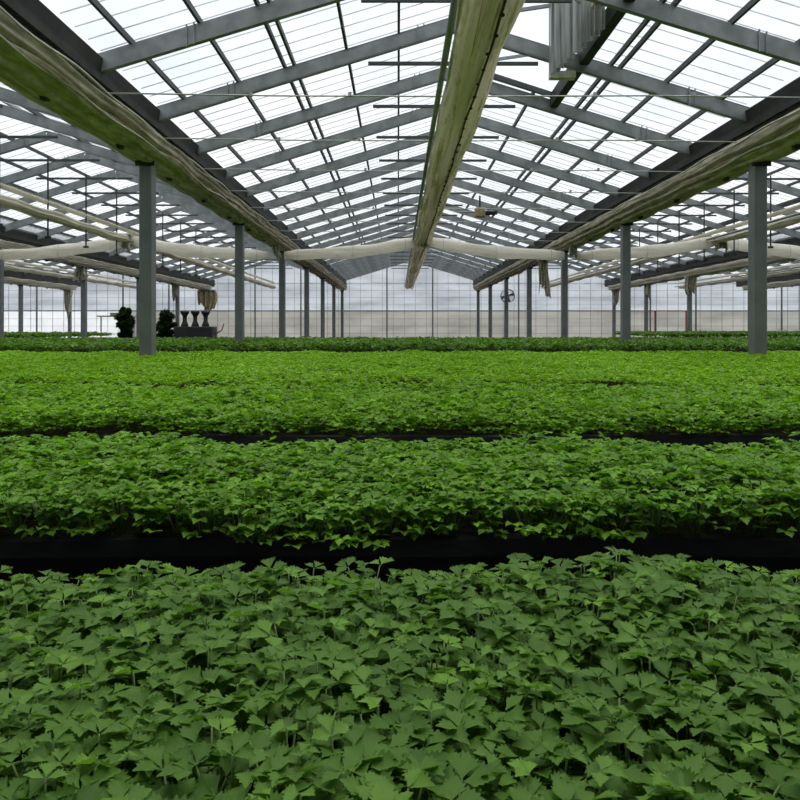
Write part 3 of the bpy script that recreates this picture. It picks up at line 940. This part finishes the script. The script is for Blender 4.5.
def in_view(x, y, m): return abs(x) < 0.575 * y + m
m1 = [make_seedling(100 + k, M['leaf'], L1, G1, 0.0190) for k in range(9)]
g1 = grid(-1.5, 1.5, 0.02, 0.945, 0.046)
v1 = [p for p in g1 if p[1] > 0.44 and in_view(*p, 0.03)]
plants_at(m1, v1)
mass('seedling_mass', [p for p in g1 if p not in v1], 13, M['leaf'], T2, 0.0190, 'seedlings filling the rest of the nearest bed, out beyond the frame edges', 'seedlings')
m2 = [make_seedling(200 + k, M['leaf_mid'], L2, G2, 0.019) for k in range(8)]
g2 = grid(-2.2, 2.2, 1.38, 2.02, 0.050)
cand = sorted([p for p in g2 if in_view(*p, 0.02)], key=lambda p: p[1])
v2 = cand[:max(0, 298 - len(v1))]
plants_at(m2, v2)
rest = [p for p in g2 if p not in v2]
mass('seedling_mass', rest, 13, M['leaf_mid'], T2, 0.0195, 'dense seedlings over the back of the second bed, between the two black lines', 'seedlings')
def fringe(x0, x1, y, mat, size, drop, label, step=0.006, temps=None):
    n = int((x1 - x0) / step)
    x = rng.uniform(x0, x1, n); q = rng.uniform(0, 1, n) ** 0.8
    yy = y + 0.045 - q * 0.05 + rng.normal(0, 0.008, n)
    pos = np.stack([x, yy, CAN + swell(x, yy) - 0.004 - q * drop], 1)
    me = leaf_mesh('edge_leaves', temps or T2, pos, PI + rng.normal(0, 0.9, n), rng.uniform(-0.35, 0.15, n), rng.normal(0, 0.15, n), size * rng.uniform(0.8, 1.2, n), rng.random(n), mat)
    o = bpy.data.objects.new('edge_leaves', me); col.objects.link(o)
    tag(o, label, 'leaves', kind='stuff')
fringe(-2.25, 2.25, 1.345, M['leaf_mid'], 0.0195, 0.066, 'leaves spilling over the front edge of the second bed, above the thick black band')
fringe(-3.3, 3.3, 2.65, M['leaf_third'], 0.023, 0.058, 'leaves spilling over the front edge of the third bed, above the thin black line', 0.006, T1)
print('individual seedlings', len(v1), len(v2))
mass('seedling_mass', grid(-3.3, 3.3, 2.68, 4.05, 0.056), 8, M['leaf_third'], T1, 0.023, 'dense seedlings of the third bed, just behind the thin black line', 'seedlings', front=2.66, depth=0.06)
mass('seedling_mass', grid(-6.5, 6.5, 4.40, 9.25, 0.075), 10, M['leaf_far'], T0, 0.024, 'bright green seedlings of the fourth bed, reaching the nearest posts', 'seedlings', front=4.38, spread=0.05)

# the darker crop behind the nearest posts
def crop(y0, y1, x0, x1, can, label, blabel, step=0.15, size=0.06):
    bed('planting_bed', y0, y1, 0, can - 0.20, can - 0.22, blabel, x0, x1)
    mass('leafy_crop', grid(x0, x1, y0 + 0.02, y1 - 0.05, step), 6, M['leaf_dark'], T0, size, label, 'crop', can=can, spread=0.1, depth=0.09, tilt=(-0.6, 0.4))
    # dense near face of the row
    pts = [(x, y0 + random.uniform(-.02, .08)) for x in np.arange(x0, x1, 0.035)]
    P = np.repeat(np.array(pts), 3, axis=0); n = len(P); az = rng.uniform(0, 2 * PI, n)
    pos = np.stack([P[:, 0], P[:, 1] + rng.uniform(-.03, .03, n), can - rng.uniform(0.0, 0.20, n)], 1)
    me = leaf_mesh('crop_front', T0, pos, az, rng.uniform(-1.0, 0.3, n), rng.normal(0, .4, n), np.full(n, size * 0.8), rng.random(n) * 0.8, M['leaf_dark'])
    o = bpy.data.objects.new('leafy_crop_edge', me); col.objects.link(o)
    tag(o, label.replace('dark green crop', 'near leafy edge of the dark green crop'), 'crop', kind='stuff')
crop(10.9, 17.0, -12.5, 12.5, EYE - 0.265, 'dark green crop in the fifth bed, behind the nearest posts', 'fifth planting bed, under the dark green crop')
crop(21.5, 27.0, 8.3, 18.6, EYE - 0.19, 'dark green crop in the distant bed at far right', 'distant planting bed at far right', 0.19, 0.085)
crop(21.5, 27.0, -17.2, -10.9, EYE - 0.22, 'dark green crop in the distant bed at far left', 'distant planting bed at far left', 0.19, 0.085)

# ------------------------------------------------------------------ shrubs and the dark machine near the far left wall
def shrub(x, y, h, w, seed, label):
    R = np.random.default_rng(seed)
    root = empty('potted_shrub', (x, y, 0))
    MB().lathe((0, 0, 0), [(0.16, 0), (0.22, 0.30), (0.24, 0.30), (0.24, 0.34), (0.20, 0.34), (0.01, 0.32)], 18).build('pot', M['pot'], root, smooth=False)
    t = MB().tube([(0, 0, 0.3), (0.02, 0, h * 0.5), (0, 0.02, h * 0.85)], [0.03, 0.024, 0.012], 7)
    cl = []
    for k in range(30):
        a = R.uniform(0, 6.28); z = h * (0.28 + 0.68 * k / 29); rr = w * R.uniform(0.15, 0.70) * math.sin(PI * (0.18 + 0.72 * k / 29))
        c = (rr * math.cos(a), rr * math.sin(a) * 0.8, z); cl.append((c, R.uniform(0.10, 0.19)))
        t.tube([(0.01, 0, z * 0.7), (c[0] * .6, c[1] * .6, z * 0.92), c], [0.014, 0.010, 0.005], 5)
    t.build('branches', M['bark'], root)
    cl.append(((0, 0, h * .75), 0.24)); cl.append(((0, 0, h * .55), 0.22))
    P = []
    for c, r in cl:
        q = R.normal(0, 1, (130, 3)); q /= np.linalg.norm(q, axis=1)[:, None]
        P.append(np.array(c) + q * r * R.uniform(0.5, 1.0, (130, 1)))
    P = np.concatenate(P); n = len(P)
    me = leaf_mesh('foliage', T0, P, R.uniform(0, 6.28, n), R.uniform(-1.2, 0.8, n), R.normal(0, .5, n), np.full(n, 0.085), R.random(n), M['leaf_shrub'])
    o = bpy.data.objects.new('foliage', me); col.objects.link(o); o.parent = root
    tag(root, label, 'shrub', 'dark shrubs near the far wall')
ym = 31.0
shrub(-12.05, ym, 1.95, 0.62, 3, 'dark bushy shrub just left of the nearest left post')
shrub(-10.25, ym, 1.80, 0.55, 5, 'dark shrub between the nearest left post and the machine')
shrub(-11.2, ym + .4, 1.75, 0.60, 6, 'dark shrub hidden behind the nearest left post')
def machine():
    root = empty('dark_machine', (-8.95, ym, 0))
    MB().box((-0.85, -0.4, 0.35), (0.85, 0.4, 1.12)).build('body', M['iron'], root, bevel=0.04)
    MB().box((-1.0, -0.45, 0.25), (1.0, 0.45, 0.37)).build('chassis', M['iron'], root, bevel=0.02)
    for x in (-0.48, -0.02, 0.44):
        MB().lathe((x, 0, 1.10), [(0.17, 0), (0.15, 0.12), (0.09, 0.26), (0.09, 0.44), (0.12, 0.52), (0.19, 0.62), (0.19, 0.70), (0.12, 0.72)], 18).build('flared_stack', M['iron'], root, smooth=True)
    for x in (-0.6, 0.6):
        for y in (-0.42, 0.42):
            MB().tube([(x, y - 0.05, 0.22), (x, y + 0.05, 0.22)], 0.22, 20).build('wheel', M['iron'], root)
    MB().tube([(0.85, 0, 0.8), (1.15, 0, 0.95), (1.25, 0, 1.25)], 0.03, 8).build('handle', M['red'], root, smooth=True)
    tag(root, 'low black machine with three flared stacks before the far left wall', 'machine')
machine()

# yellow sprayer boom frame by the left far wall
root = empty('trolley_rail', (-13.6, 34, 0))
MB().box((-1.0, -0.03, 1.58), (1.0, 0.03, 1.66)).build('rail', M['hem'], root)
for x in (-0.8, 0.8): MB().box((x - 0.025, -0.025, 0), (x + 0.025, 0.025, 1.6)).build('upright', M['bar'], root)
MB().box((-0.35, -0.06, 1.66), (0.15, 0.06, 1.80)).build('carriage', M['algae2'], root, bevel=0.01)
tag(root, 'pale yellowish trolley rail on two uprights before the far left wall', 'rail')
